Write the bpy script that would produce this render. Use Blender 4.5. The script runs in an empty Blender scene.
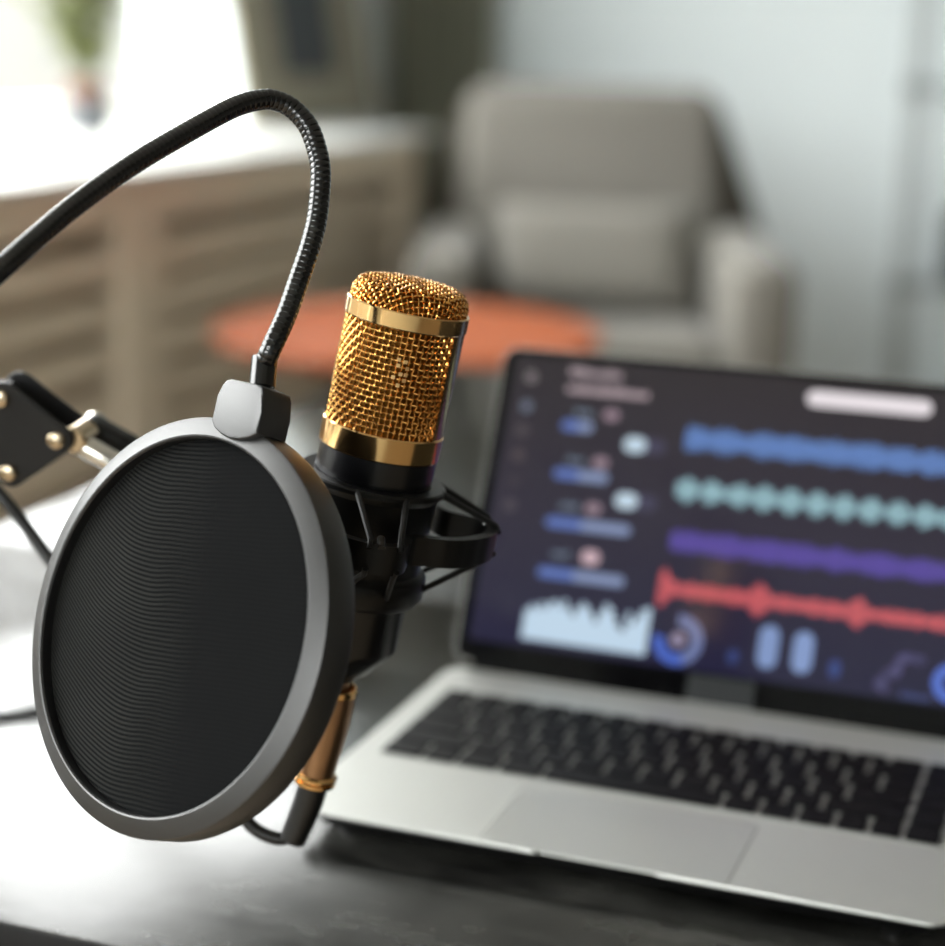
import bpy, bmesh, math, random
from mathutils import Vector, Matrix
from math import sin, cos, pi, radians, sqrt, atan2, hypot

random.seed(7)
scene = bpy.context.scene
COL = scene.collection
V = Vector

# ------------------------------------------------------------------ colour / material helpers
def lin(c):
    c = c / 255.0
    return c / 12.92 if c <= 0.04045 else ((c + 0.055) / 1.055) ** 2.4

def rgb(r, g, b):
    return (lin(r), lin(g), lin(b), 1.0)

def new_mat(name):
    m = bpy.data.materials.new(name)
    m.use_nodes = True
    nt = m.node_tree
    nt.nodes.clear()
    out = nt.nodes.new('ShaderNodeOutputMaterial')
    p = nt.nodes.new('ShaderNodeBsdfPrincipled')
    nt.links.new(p.outputs[0], out.inputs[0])
    return m, nt, p

def mat(name, col, rough=0.5, metal=0.0, spec=0.5, noise=0.0, nscale=40.0, bump=0.0, bscale=200.0,
        rvar=0.0, emit=None, estr=0.0, coat=0.0, sheen=0.0):
    m, nt, p = new_mat(name)
    N, L = nt.nodes, nt.links
    p.inputs['Base Color'].default_value = col
    p.inputs['Roughness'].default_value = rough
    p.inputs['Metallic'].default_value = metal
    p.inputs['Specular IOR Level'].default_value = spec
    if coat:
        p.inputs['Coat Weight'].default_value = coat
        p.inputs['Coat Roughness'].default_value = 0.05
    if sheen:
        p.inputs['Sheen Weight'].default_value = sheen
    if emit:
        p.inputs['Emission Color'].default_value = emit
        p.inputs['Emission Strength'].default_value = estr
    tc = N.new('ShaderNodeTexCoord')
    if noise or rvar:
        n = N.new('ShaderNodeTexNoise')
        n.inputs['Scale'].default_value = nscale
        n.inputs['Detail'].default_value = 4.0
        L.new(tc.outputs['Object'], n.inputs['Vector'])
        if noise:
            mr = N.new('ShaderNodeMapRange')
            mr.inputs['To Min'].default_value = 1.0 - noise
            mr.inputs['To Max'].default_value = 1.0 + noise
            L.new(n.outputs['Fac'], mr.inputs['Value'])
            hs = N.new('ShaderNodeHueSaturation')
            hs.inputs['Color'].default_value = col
            L.new(mr.outputs[0], hs.inputs['Value'])
            L.new(hs.outputs[0], p.inputs['Base Color'])
        if rvar:
            mr = N.new('ShaderNodeMapRange')
            mr.inputs['To Min'].default_value = max(0.0, rough - rvar)
            mr.inputs['To Max'].default_value = min(1.0, rough + rvar)
            L.new(n.outputs['Fac'], mr.inputs['Value'])
            L.new(mr.outputs[0], p.inputs['Roughness'])
    if bump:
        n2 = N.new('ShaderNodeTexNoise')
        n2.inputs['Scale'].default_value = bscale
        n2.inputs['Detail'].default_value = 2.0
        L.new(tc.outputs['Object'], n2.inputs['Vector'])
        b = N.new('ShaderNodeBump')
        b.inputs['Strength'].default_value = bump
        b.inputs['Distance'].default_value = 0.001
        L.new(n2.outputs['Fac'], b.inputs['Height'])
        L.new(b.outputs[0], p.inputs['Normal'])
    return m

def emis(name, c, s=1.0):
    """self-luminous picture element of the screen under the same glossy glass"""
    return mat(name, (0.005, 0.005, 0.006, 1), 0.12, 0.0, 0.35, emit=c, estr=s)

# ------------------------------------------------------------------ mesh helpers
def smooth(bm, ang=35):
    for f in bm.faces:
        f.smooth = True
    lim = radians(ang)
    for e in bm.edges:
        if len(e.link_faces) == 2:
            e.smooth = e.calc_face_angle(0.0) < lim

def obj(name, bm, m, parent=None, matrix=None, ang=35, normals=True):
    if normals:
        bmesh.ops.recalc_face_normals(bm, faces=bm.faces)
    smooth(bm, ang)
    me = bpy.data.meshes.new(name)
    bm.to_mesh(me)
    bm.free()
    o = bpy.data.objects.new(name, me)
    ms = m if isinstance(m, (list, tuple)) else [m]
    for x in ms:
        me.materials.append(x)
    COL.objects.link(o)
    if parent is not None:
        o.parent = parent
    if matrix is not None:
        o.matrix_local = matrix
    return o

def empty(name, matrix):
    o = bpy.data.objects.new(name, None)
    o.empty_display_size = 0.03
    COL.objects.link(o)
    o.matrix_world = matrix if isinstance(matrix, Matrix) else Matrix.Translation(matrix)
    return o

def tag(o, label, cat, group=None, kind=None):
    o['label'] = label
    o['category'] = cat
    if group:
        o['group'] = group
    if kind:
        o['kind'] = kind
    return o

def structure(o):
    o['kind'] = 'structure'
    return o

def frame(origin, x, y, z):
    M = Matrix.Identity(4)
    for i, a in enumerate((x, y, z)):
        a = V(a).normalized()
        for k in range(3):
            M[k][i] = a[k]
    for k in range(3):
        M[k][3] = origin[k]
    return M

def bevel_edges(bm, w, seg=2, edges=None):
    if w > 0:
        bmesh.ops.bevel(bm, geom=list(edges if edges is not None else bm.edges), offset=w, segments=seg,
                        profile=0.5, affect='EDGES', clamp_overlap=True)

def add_box(bm, lo, hi, bev=0.0, seg=2, M=None):
    t = bmesh.new()
    bmesh.ops.create_cube(t, size=1.0)
    lo, hi = V(lo), V(hi)
    for v in t.verts:
        v.co = V(((lo[i] + hi[i]) / 2 + v.co[i] * (hi[i] - lo[i])) for i in range(3))
    bevel_edges(t, bev, seg)
    merge(bm, t, M)

def merge(bm, t, M=None):
    if M is not None:
        t.transform(M)
    me = bpy.data.meshes.new('tmp')
    t.to_mesh(me)
    t.free()
    bm.from_mesh(me)
    bpy.data.meshes.remove(me)

def box(lo, hi, bev=0.0, seg=2, M=None):
    bm = bmesh.new()
    add_box(bm, lo, hi, bev, seg, M)
    return bm

def add_lathe(bm, prof, seg=64, M=None, close=False, a0=0.0, a1=2 * pi):
    """prof: list of (r, z); revolve about z. close joins last to first point (a ring)"""
    t = bmesh.new()
    full = abs(a1 - a0 - 2 * pi) < 1e-6
    n = seg if full else seg + 1
    rings = []
    for (r, z) in prof:
        if r < 1e-7:
            v = t.verts.new((0, 0, z))
            rings.append([v])
        else:
            rings.append([t.verts.new((r * cos(a0 + (a1 - a0) * i / seg), r * sin(a0 + (a1 - a0) * i / seg), z)) for i in range(n)])
    pairs = list(zip(rings, rings[1:]))
    if close:
        pairs.append((rings[-1], rings[0]))
    for A, B in pairs:
        for i in range(seg):
            j = (i + 1) % n
            if len(A) == 1 and len(B) == 1:
                continue
            if len(A) == 1:
                t.faces.new((A[0], B[i], B[j]))
            elif len(B) == 1:
                t.faces.new((A[i], A[j], B[0]))
            else:
                t.faces.new((A[i], A[j], B[j], B[i]))
    merge(bm, t, M)

def lathe(prof, seg=64, M=None, close=False):
    bm = bmesh.new()
    add_lathe(bm, prof, seg, M, close)
    return bm

def add_prism(bm, outline, z0, z1, bev=0.0, seg=2, M=None):
    t = bmesh.new()
    lo = [t.verts.new((x, y, z0)) for x, y in outline]
    hi = [t.verts.new((x, y, z1)) for x, y in outline]
    n = len(outline)
    t.faces.new(list(reversed(lo)))
    t.faces.new(hi)
    for i in range(n):
        j = (i + 1) % n
        t.faces.new((lo[i], lo[j], hi[j], hi[i]))
    if bev:
        es = [e for e in t.edges if abs(e.verts[0].co.z - e.verts[1].co.z) < 1e-9]
        bevel_edges(t, bev, seg, es)
    merge(bm, t, M)

def prism(outline, z0, z1, bev=0.0, seg=2, M=None):
    bm = bmesh.new()
    add_prism(bm, outline, z0, z1, bev, seg, M)
    return bm

def round_rect(x0, y0, x1, y1, r, n=5):
    pts = []
    for cx, cy, a in ((x1 - r, y1 - r, 0), (x0 + r, y1 - r, 90), (x0 + r, y0 + r, 180), (x1 - r, y0 + r, 270)):
        for i in range(n + 1):
            t = radians(a + 90 * i / n)
            pts.append((cx + r * cos(t), cy + r * sin(t)))
    return pts

def catmull(P, step):
    P = [V(p) for p in P]
    Q = [P[0] * 2 - P[1]] + P + [P[-1] * 2 - P[-2]]
    dense = []
    for i in range(1, len(Q) - 2):
        p0, p1, p2, p3 = Q[i - 1], Q[i], Q[i + 1], Q[i + 2]
        for k in range(24):
            t = k / 24
            dense.append(0.5 * ((2 * p1) + (p2 - p0) * t + (2 * p0 - 5 * p1 + 4 * p2 - p3) * t * t + (3 * p1 - p0 - 3 * p2 + p3) * t ** 3))
    dense.append(P[-1])
    # resample evenly
    out = [dense[0]]
    acc = 0.0
    for a, b in zip(dense, dense[1:]):
        d = (b - a).length
        while acc + d >= step:
            f = (step - acc) / d
            a = a + (b - a) * f
            out.append(a.copy())
            d = (b - a).length
            acc = 0.0
        acc += d
    return out

def add_tube(bm, pts, rad, seg=12, closed=False, caps=True, M=None):
    """rad: number or function(index) -> radius"""
    t = bmesh.new()
    pts = [V(p) for p in pts]
    n = len(pts)
    tang = []
    for i in range(n):
        if closed:
            d = pts[(i + 1) % n] - pts[i - 1]
        else:
            d = pts[min(i + 1, n - 1)] - pts[max(i - 1, 0)]
        tang.append(d.normalized())
    ref = V((0, 0, 1)) if abs(tang[0].z) < 0.9 else V((1, 0, 0))
    nx = (ref - tang[0] * ref.dot(tang[0])).normalized()
    rings = []
    for i in range(n):
        nx = (nx - tang[i] * nx.dot(tang[i])).normalized()
        ny = tang[i].cross(nx)
        r = rad(i) if callable(rad) else rad
        rings.append([t.verts.new(pts[i] + nx * (r * cos(2 * pi * k / seg)) + ny * (r * sin(2 * pi * k / seg))) for k in range(seg)])
    pr = list(zip(rings, rings[1:]))
    if closed:
        pr.append((rings[-1], rings[0]))
    for A, B in pr:
        for k in range(seg):
            j = (k + 1) % seg
            t.faces.new((A[k], A[j], B[j], B[k]))
    if caps and not closed:
        t.faces.new(list(reversed(rings[0])))
        t.faces.new(rings[-1])
    merge(bm, t, M)

def tube(pts, rad, seg=12, closed=False, caps=True, M=None):
    bm = bmesh.new()
    add_tube(bm, pts, rad, seg, closed, caps, M)
    return bm

def band(outline, inner, z0, z1):
    """closed wall between two plan outlines of equal length"""
    bm = bmesh.new()
    n = len(outline)
    R = []
    for (pts, z) in ((outline, z0), (outline, z1), (inner, z1), (inner, z0)):
        R.append([bm.verts.new((x, y, z)) for x, y in pts])
    for a in range(4):
        A, B = R[a], R[(a + 1) % 4]
        for i in range(n):
            j = (i + 1) % n
            bm.faces.new((A[i], A[j], B[j], B[i]))
    return bm

# ------------------------------------------------------------------ camera
cr = V((0.9357, 0.3521, 0.0238)).normalized()
cf = V((-0.3368, 0.9111, -0.2375)).normalized()
cu = cr.cross(cf).normalized()
cr = cf.cross(cu).normalized()
cam_d = bpy.data.cameras.new('camera')
cam = bpy.data.objects.new('camera', cam_d)
COL.objects.link(cam)
cam.matrix_world = frame((0.2087, -0.7397, 1.1318), cr, cu, -cf)
cam_d.sensor_fit = 'HORIZONTAL'
cam_d.sensor_width = 36.0
cam_d.lens = 70.607
cam_d.clip_start = 0.02
cam_d.dof.use_dof = True
cam_d.dof.focus_distance = 0.695
cam_d.dof.aperture_fstop = 4.1
scene.camera = cam

# ------------------------------------------------------------------ materials
M_wall = mat('wall_paint', rgb(222, 230, 232), 0.85, noise=0.02, nscale=3, bump=0.05, bscale=120)
M_ceil = mat('ceiling_paint', rgb(225, 225, 222), 0.9, noise=0.02, nscale=2)
M_floor = mat('floor_boards', rgb(168, 152, 130), 0.55, noise=0.25, nscale=6)
M_white = mat('white_lacquer', rgb(225, 226, 222), 0.4, noise=0.02, nscale=5)
M_cover = mat('oak_slats', rgb(232, 219, 198), 0.6, noise=0.10, nscale=9)
M_fabric = mat('armchair_fabric', rgb(117, 114, 107), 0.95, noise=0.08, nscale=120, bump=0.3, bscale=600, sheen=0.2)
M_fabric2 = mat('cushion_fabric', rgb(128, 125, 118), 0.95, noise=0.06, nscale=150, bump=0.3, bscale=700, sheen=0.2)
M_darkwood = mat('dark_leg_wood', rgb(45, 36, 30), 0.5, noise=0.15, nscale=30)
M_orange = mat('terracotta_lacquer', rgb(146, 76, 42), 0.65, spec=0.2, noise=0.05, nscale=12)
M_blackmetal = mat('black_metal', rgb(10, 10, 11), 0.45, 0.0, spec=0.35, noise=0.05, nscale=60)
M_frame = mat('pale_wood_frame', rgb(150, 143, 124), 0.6, noise=0.06, nscale=15)
M_slate = mat('slate_print', rgb(38, 44, 50), 0.5, noise=0.2, nscale=6)
M_rack = mat('grey_rack_metal', rgb(168, 175, 176), 0.5, noise=0.03, nscale=20)
M_rackdark = mat('rack_joint_metal', rgb(120, 126, 126), 0.5, noise=0.03, nscale=20)
M_pot = mat('grey_ceramic', rgb(100, 103, 108), 0.5, noise=0.05, nscale=25)
M_terra = mat('terracotta_clay', rgb(128, 86, 64), 0.8, noise=0.1, nscale=40)
M_leaf = mat('leaf_green', rgb(184, 190, 136), 0.6, noise=0.25, nscale=30)
M_stem = mat('stem_green', rgb(110, 118, 66), 0.7, noise=0.1, nscale=30)
M_plastic = mat('black_plastic', rgb(8, 8, 8), 0.38, spec=0.3, noise=0.06, nscale=90, bump=0.06, bscale=1500)
M_rim = mat('matte_rim_plastic', rgb(22, 22, 22), 0.42, spec=0.85, noise=0.04, nscale=300, bump=0.10, bscale=2500)
M_goose = mat('black_chrome_coil', rgb(10, 10, 10), 0.2, 0.0, spec=0.7, noise=0.05, nscale=200)
M_chrome = mat('chrome', rgb(214, 210, 202), 0.16, 1.0, noise=0.03, nscale=90)
M_steel = mat('warm_nickel', rgb(196, 178, 152), 0.24, 1.0, noise=0.05, nscale=90)
M_gold = mat('polished_gold', rgb(232, 188, 128), 0.12, 1.0, noise=0.03, nscale=60)
M_wire = mat('gold_wire', rgb(218, 160, 86), 0.22, 1.0, noise=0.06, nscale=300)
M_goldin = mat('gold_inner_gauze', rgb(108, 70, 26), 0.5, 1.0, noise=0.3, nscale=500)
M_brass = mat('brushed_copper_gold', rgb(156, 124, 96), 0.3, 1.0, noise=0.05, nscale=90)
M_micblack = mat('mic_black_enamel', rgb(9, 9, 12), 0.27, spec=0.45, noise=0.03, nscale=100)
M_cord = mat('elastic_cord', rgb(13, 13, 13), 0.6, spec=0.3, noise=0.1, nscale=600)
M_rubber = mat('black_rubber', rgb(14, 14, 14), 0.32, noise=0.05, nscale=200)
M_alu = mat('silver_aluminium', rgb(203, 204, 200), 0.42, 0.75, noise=0.015, nscale=80, bump=0.02, bscale=3000)
M_alupad = mat('trackpad_glass', rgb(200, 201, 197), 0.36, 0.72, noise=0.01, nscale=60)
M_well = mat('keyboard_tray', rgb(160, 161, 158), 0.5, 0.7, noise=0.03, nscale=60)
M_key = mat('black_keycap', rgb(10, 10, 11), 0.5, spec=0.12, noise=0.05, nscale=200)
M_bezel = mat('bezel_glass', rgb(5, 5, 6), 0.10, spec=0.22, noise=0.02, nscale=20)
M_hinge = mat('hinge_grey', rgb(40, 42, 43), 0.5, 0.0, spec=0.12, noise=0.03, nscale=40)

def desk_material():
    m, nt, p = new_mat('charcoal_desk_top')
    N, L = nt.nodes, nt.links
    tc = N.new('ShaderNodeTexCoord')
    mp = N.new('ShaderNodeMapping')
    mp.inputs['Scale'].default_value = (1.0, 2.2, 1.0)
    L.new(tc.outputs['Object'], mp.inputs['Vector'])
    n1 = N.new('ShaderNodeTexNoise'); n1.inputs['Scale'].default_value = 14; n1.inputs['Detail'].default_value = 6
    n1.inputs['Roughness'].default_value = 0.62
    L.new(mp.outputs[0], n1.inputs['Vector'])
    n2 = N.new('ShaderNodeTexNoise'); n2.inputs['Scale'].default_value = 55; n2.inputs['Detail'].default_value = 5
    L.new(mp.outputs[0], n2.inputs['Vector'])
    r1 = N.new('ShaderNodeValToRGB')
    r1.color_ramp.elements[0].position = 0.36; r1.color_ramp.elements[0].color = rgb(13, 13, 12)
    r1.color_ramp.elements[1].position = 0.68; r1.color_ramp.elements[1].color = rgb(50, 50, 47)
    L.new(n1.outputs['Fac'], r1.inputs['Fac'])
    mx = N.new('ShaderNodeMix'); mx.data_type = 'RGBA'; mx.blend_type = 'OVERLAY'
    mx.inputs[0].default_value = 0.5
    L.new(r1.outputs[0], mx.inputs[6]); L.new(n2.outputs['Fac'], mx.inputs[7])
    L.new(mx.outputs[2], p.inputs['Base Color'])
    mr = N.new('ShaderNodeMapRange'); mr.inputs['To Min'].default_value = 0.12; mr.inputs['To Max'].default_value = 0.26
    L.new(n1.outputs['Fac'], mr.inputs['Value']); L.new(mr.outputs[0], p.inputs['Roughness'])
    b = N.new('ShaderNodeBump'); b.inputs['Strength'].default_value = 0.06; b.inputs['Distance'].default_value = 0.001
    L.new(n2.outputs['Fac'], b.inputs['Height']); L.new(b.outputs[0], p.inputs['Normal'])
    p.inputs['Specular IOR Level'].default_value = 0.36
    return m
M_desk = desk_material()

def gauze_material():
    """two layers of nylon stocking: fine curved moire lines, strongest on the left side"""
    m, nt, p = new_mat('nylon_gauze')
    N, L = nt.nodes, nt.links
    tc = N.new('ShaderNodeTexCoord')
    sp = N.new('ShaderNodeSeparateXYZ'); L.new(tc.outputs['Object'], sp.inputs[0])
    def math(op, a, b=None, c=None):
        n = N.new('ShaderNodeMath'); n.operation = op
        for i, x in enumerate((a, b, c)):
            if x is None: continue
            if isinstance(x, (int, float)): n.inputs[i].default_value = x
            else: L.new(x, n.inputs[i])
        return n.outputs[0]
    X, Y = sp.outputs[0], sp.outputs[1]
    ns = N.new('ShaderNodeTexNoise'); ns.inputs['Scale'].default_value = 26; ns.inputs['Detail'].default_value = 1
    L.new(tc.outputs['Object'], ns.inputs['Vector'])
    xm = math('MINIMUM', math('ADD', X, 0.012), 0.0)
    curve = math('MULTIPLY', math('MULTIPLY', xm, xm), 9.0)          # lines sweep up towards the left edge
    yy = math('ADD', math('SUBTRACT', Y, curve), math('MULTIPLY', X, 0.02))
    yy = math('ADD', yy, math('MULTIPLY', ns.outputs['Fac'], 0.004))
    s = math('SINE', math('MULTIPLY', yy, 2 * pi / 0.00175))
    s = math('MULTIPLY_ADD', s, 0.5, 0.5)
    fade = N.new('ShaderNodeMapRange'); fade.inputs['From Min'].default_value = 0.012; fade.inputs['From Max'].default_value = -0.035
    L.new(X, fade.inputs['Value'])
    fade.inputs['To Min'].default_value = 0.12
    mix = N.new('ShaderNodeMix'); mix.data_type = 'RGBA'
    mix.inputs[6].default_value = rgb(9, 10, 11); mix.inputs[7].default_value = rgb(46, 46, 44)
    amt = math('MULTIPLY', math('MULTIPLY', s, fade.outputs[0]), math('MULTIPLY_ADD', ns.outputs['Fac'], 0.8, 0.35))
    L.new(amt, mix.inputs[0])
    L.new(mix.outputs[2], p.inputs['Base Color'])
    p.inputs['Roughness'].default_value = 0.9
    p.inputs['Specular IOR Level'].default_value = 0.06
    return m
M_gauze = gauze_material()

def glass_material():
    m = bpy.data.materials.new('window_glass')
    m.use_nodes = True
    nt = m.node_tree; N, L = nt.nodes, nt.links
    N.clear()
    out = N.new('ShaderNodeOutputMaterial')
    tr = N.new('ShaderNodeBsdfTransparent'); tr.inputs[0].default_value = (0.97, 0.98, 0.98, 1)
    gl = N.new('ShaderNodeBsdfGlossy'); gl.inputs['Roughness'].default_value = 0.02
    mx = N.new('ShaderNodeMixShader'); mx.inputs[0].default_value = 0.06
    L.new(tr.outputs[0], mx.inputs[1]); L.new(gl.outputs[0], mx.inputs[2]); L.new(mx.outputs[0], out.inputs[0])
    return m
M_glass = glass_material()

# ------------------------------------------------------------------ room shell
XW, XG, YB, YF, XR, ZC = -2.10, -2.36, 4.75, -3.2, 3.4, 3.25
SILL = 0.850
structure(obj('floor', box((XW - 0.4, YF - .1, -0.1), (XR + .1, YB + .1, 0)), M_floor))
structure(obj('ceiling', box((XW - 0.4, YF - .1, ZC), (XR + .1, YB + .1, ZC + 0.1)), M_ceil))
structure(obj('wall_back', box((XW - 0.4, YB, 0), (XR + .1, YB + 0.1, ZC)), M_wall))
structure(obj('wall_right', box((XR, YF, 0), (XR + 0.1, YB, ZC)), mat('dark_wall_paint', rgb(112, 109, 103), 0.85, noise=0.03, nscale=3)))
WIN = [(1.45, 3.77), (-1.75, 0.75)]
ZT = 3.08
def wall_left():
    bm = bmesh.new()
    x0, x1 = XW - 0.36, XW
    add_box(bm, (x0, YF, 0), (x1, YB, SILL - 0.018))
    add_box(bm, (x0, YF, ZT), (x1, YB, ZC))
    ys = [YF] + [y for w in sorted(WIN) for y in w] + [YB]
    for i in range(0, len(ys), 2):
        add_box(bm, (x0, ys[i], SILL - 0.018), (x1, ys[i + 1], ZT))
    return bm
structure(obj('wall_left', wall_left(), M_wall))
for i, (y0, y1) in enumerate(WIN):
    w = structure(empty('window_%d' % (i + 1), V((XG, (y0 + y1) / 2, SILL))))
    bm = bmesh.new()
    a, b = y0 - w.location.y, y1 - w.location.y
    h = ZT - SILL
    for (ya, yb, za, zb) in ((a, b, 0, 0.06), (a, b, h - 0.06, h), (a, a + 0.06, 0, h), (b - 0.06, b, 0, h),
                             ((a + b) / 2 - 0.04, (a + b) / 2 + 0.04, 0, h)):
        add_box(bm, (-0.03, ya, za), (0.03, yb, zb), 0.004, 1)
    obj('window_frame', bm, M_white, w)
    obj('window_pane', box((-0.004, a + 0.05, 0.05), (0.004, b - 0.05, h - 0.05)), M_glass, w)
    li = bpy.data.lights.new('window_daylight', 'AREA')
    li.shape = 'RECTANGLE'
    li.size = h
    li.size_y = y1 - y0
    lo = bpy.data.objects.new('window_daylight_%d' % (i + 1), li)
    COL.objects.link(lo)
    lo.location = (XG - 0.06, (y0 + y1) / 2, SILL + h / 2)
    lo.rotation_euler = (0, radians(-90), 0)
    li.cycles.is_portal = True
FX0, FX1 = -1.7, 0.3
ZF = 2.30
bm = bmesh.new()
add_box(bm, (XW - 0.4, YF - 0.1, 0), (XR + .1, YF, SILL))
add_box(bm, (XW - 0.4, YF - 0.1, ZF), (XR + .1, YF, ZC))
add_box(bm, (XW - 0.4, YF - 0.1, SILL), (FX0, YF, ZF))
add_box(bm, (FX1, YF - 0.1, SILL), (XR + .1, YF, ZF))
structure(obj('wall_front', bm, M_wall))
w = structure(empty('window_3', V(((FX0 + FX1) / 2, YF - 0.05, SILL))))  # unseen window added behind the camera to brighten the back wall
bm = bmesh.new()
hx, h = (FX1 - FX0) / 2, ZF - SILL
for (xa, xb, za, zb) in ((-hx, hx, 0, 0.06), (-hx, hx, h - 0.06, h), (-hx, -hx + 0.06, 0, h), (hx - 0.06, hx, 0, h), (-0.04, 0.04, 0, h)):
    add_box(bm, (xa, -0.03, za), (xb, 0.03, zb), 0.004, 1)
obj('window_frame', bm, M_white, w)
obj('window_pane', box((-hx + 0.05, -0.004, 0.05), (hx - 0.05, 0.004, h - 0.05)), M_glass, w)
li = bpy.data.lights.new('window_daylight', 'AREA')
li.shape = 'RECTANGLE'
li.size = 2 * hx
li.size_y = h
lo = bpy.data.objects.new('window_daylight_3', li)
COL.objects.link(lo)
lo.location = ((FX0 + FX1) / 2, YF - 0.12, SILL + h / 2)
lo.rotation_euler = (radians(90), 0, 0)
li.cycles.is_portal = True
# deep white sill over the radiator cover
sill = structure(obj('trim_1', box((XG + 0.03, 1.45 - 2.9, SILL - 0.018), (-1.585, 3.81, SILL), 0.004, 2), M_white))
structure(obj('baseboard_back', box((XW, YB - 0.015, 0), (XR, YB, 0.09), 0.004, 1), M_white))

# ------------------------------------------------------------------ radiator cover under the sill
rc = empty('radiator_cover', V((-1.62, 2.3, 0)))
tag(rc, 'pale oak slatted radiator cover under the white window sill', 'radiator cover')
def at_rc(lo, hi, bev=0.004):
    o = rc.location
    return V(lo) - o, V(hi) - o
ztop = SILL - 0.018
bm = bmesh.new()
ystiles = [(-1.45, -1.30), (0.35, 0.50), (2.257, 2.405), (3.60, 3.70)]
for (a, b) in ystiles:
    add_box(bm, *at_rc((-1.64, a, 0.0), (-1.60, b, ztop - 0.0005)), 0.003, 1)
for (a, b) in zip(ystiles, ystiles[1:]):
    add_box(bm, *at_rc((-1.638, a[1], ztop - 0.085), (-1.602, b[0], ztop - 0.0005)), 0.002, 1)
    add_box(bm, *at_rc((-1.638, a[1], 0.03), (-1.602, b[0], 0.12)), 0.002, 1)
obj('cover_frame', bm, M_cover, rc)
bm = bmesh.new()
z = ztop - 0.085 - 0.10
while z > 0.14:
    for (a, b) in zip(ystiles, ystiles[1:]):
        add_box(bm, *at_rc((-1.632, a[1], z), (-1.612, b[0], z + 0.055)), 0.003, 1)
    z -= 0.088
obj('cover_slats', bm, M_cover, rc)
obj('cover_back_panel', box(*at_rc((-1.72, -1.45, 0.0), (-1.70, 3.70, ztop - 0.0005))), M_cover, rc)
obj('cover_end_panel', box(*at_rc((-2.09, 3.68, 0.0), (-1.64, 3.70, ztop - 0.0005))), M_cover, rc)

# ------------------------------------------------------------------ plant in a pot on the sill
pp = empty('potted_plant', V((-2.17, 3.06, SILL)))
tag(pp, 'small leafy plant in a grey pot on the white window sill', 'plant')
obj('planter', lathe([(0, 0.001), (0.043, 0.001), (0.050, 0.008), (0.056, 0.085), (0.051, 0.085), (0.047, 0.012), (0, 0.012)], 32), M_pot, pp)
obj('inner_pot', lathe([(0, 0.014), (0.040, 0.014), (0.044, 0.085), (0.050, 0.087), (0.050, 0.122), (0.045, 0.122), (0.041, 0.100), (0, 0.098)], 32), M_terra, pp)
bm = bmesh.new()
bl = bmesh.new()
rnd = random.Random(3)
for k in range(12):
    a = rnd.uniform(0, 2 * pi)
    lean = rnd.uniform(0.03, 0.15)
    hgt = rnd.uniform(0.16, 0.42)
    if k == 0: a, lean, hgt = -1.9, 0.24, 0.24
    if k == 1: a, lean, hgt = -1.6, 0.28, 0.36
    pts = [V((0.02 * cos(a), 0.02 * sin(a), 0.12)), V((lean * .35 * cos(a), lean * .35 * sin(a), 0.12 + hgt * .5)), V((lean * cos(a), lean * sin(a), 0.12 + hgt))]
    C = catmull(pts, 0.02)
    add_tube(bm, C, 0.0028, 6)
    for q in range(2, len(C), 1):
        for s in range(3):
            b = rnd.uniform(0, 2 * pi)
            d = V((cos(b), sin(b), rnd.uniform(-0.1, 0.6))).normalized()
            side = d.cross(V((0, 0, 1))).normalized()
            up = side.cross(d)
            L_ = rnd.uniform(0.04, 0.07)
            w_ = L_ * 0.36
            p0 = C[q]
            vs = [bl.verts.new(p0 + d * (L_ * u) + side * (w_ * e) + up * (0.006 * sin(u * pi) - abs(e) * .003))
                  for (u, e) in ((0, 0), (.3, .8), (.65, .9), (1, 0), (.65, -.9), (.3, -.8))]
            f1 = bl.faces.new((vs[0], vs[1], vs[2], vs[3]))
            f2 = bl.faces.new((vs[0], vs[3], vs[4], vs[5]))
ret = bmesh.ops.solidify(bl, geom=bl.faces[:], thickness=0.0008)
obj('stem', bm, M_stem, pp)
obj('foliage', bl, M_leaf, pp, normals=True)

# ------------------------------------------------------------------ framed picture leaning on the wall
PL = 0.17
pf = empty('picture_frame', frame((-1.955, 3.885, SILL + 0.004), (0, 1, 0), (-sin(PL), 0, cos(PL)), (cos(PL), 0, sin(PL))))
tag(pf, 'pale wooden picture frame with a dark panel leaning by the window', 'picture frame')
W2, H2 = 0.345, 0.72
bm = bmesh.new()
for (x0, x1, y0, y1) in ((-W2 - 0.09, W2, 0, 0.125), (-W2 - 0.09, W2, H2 - 0.125, H2), (-W2 - 0.09, -W2 + 0.13, 0.125, H2 - 0.125), (W2 - 0.21, W2, 0.125, H2 - 0.125)):
    add_box(bm, (x0, y0, -0.012), (x1, y1, 0.010), 0.002, 1)
obj('frame_border', bm, M_frame, pf)
obj('dark_panel', box((-W2 + 0.12, 0.115, -0.010), (W2 - 0.20, H2 - 0.115, 0.003)), M_slate, pf)

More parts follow.
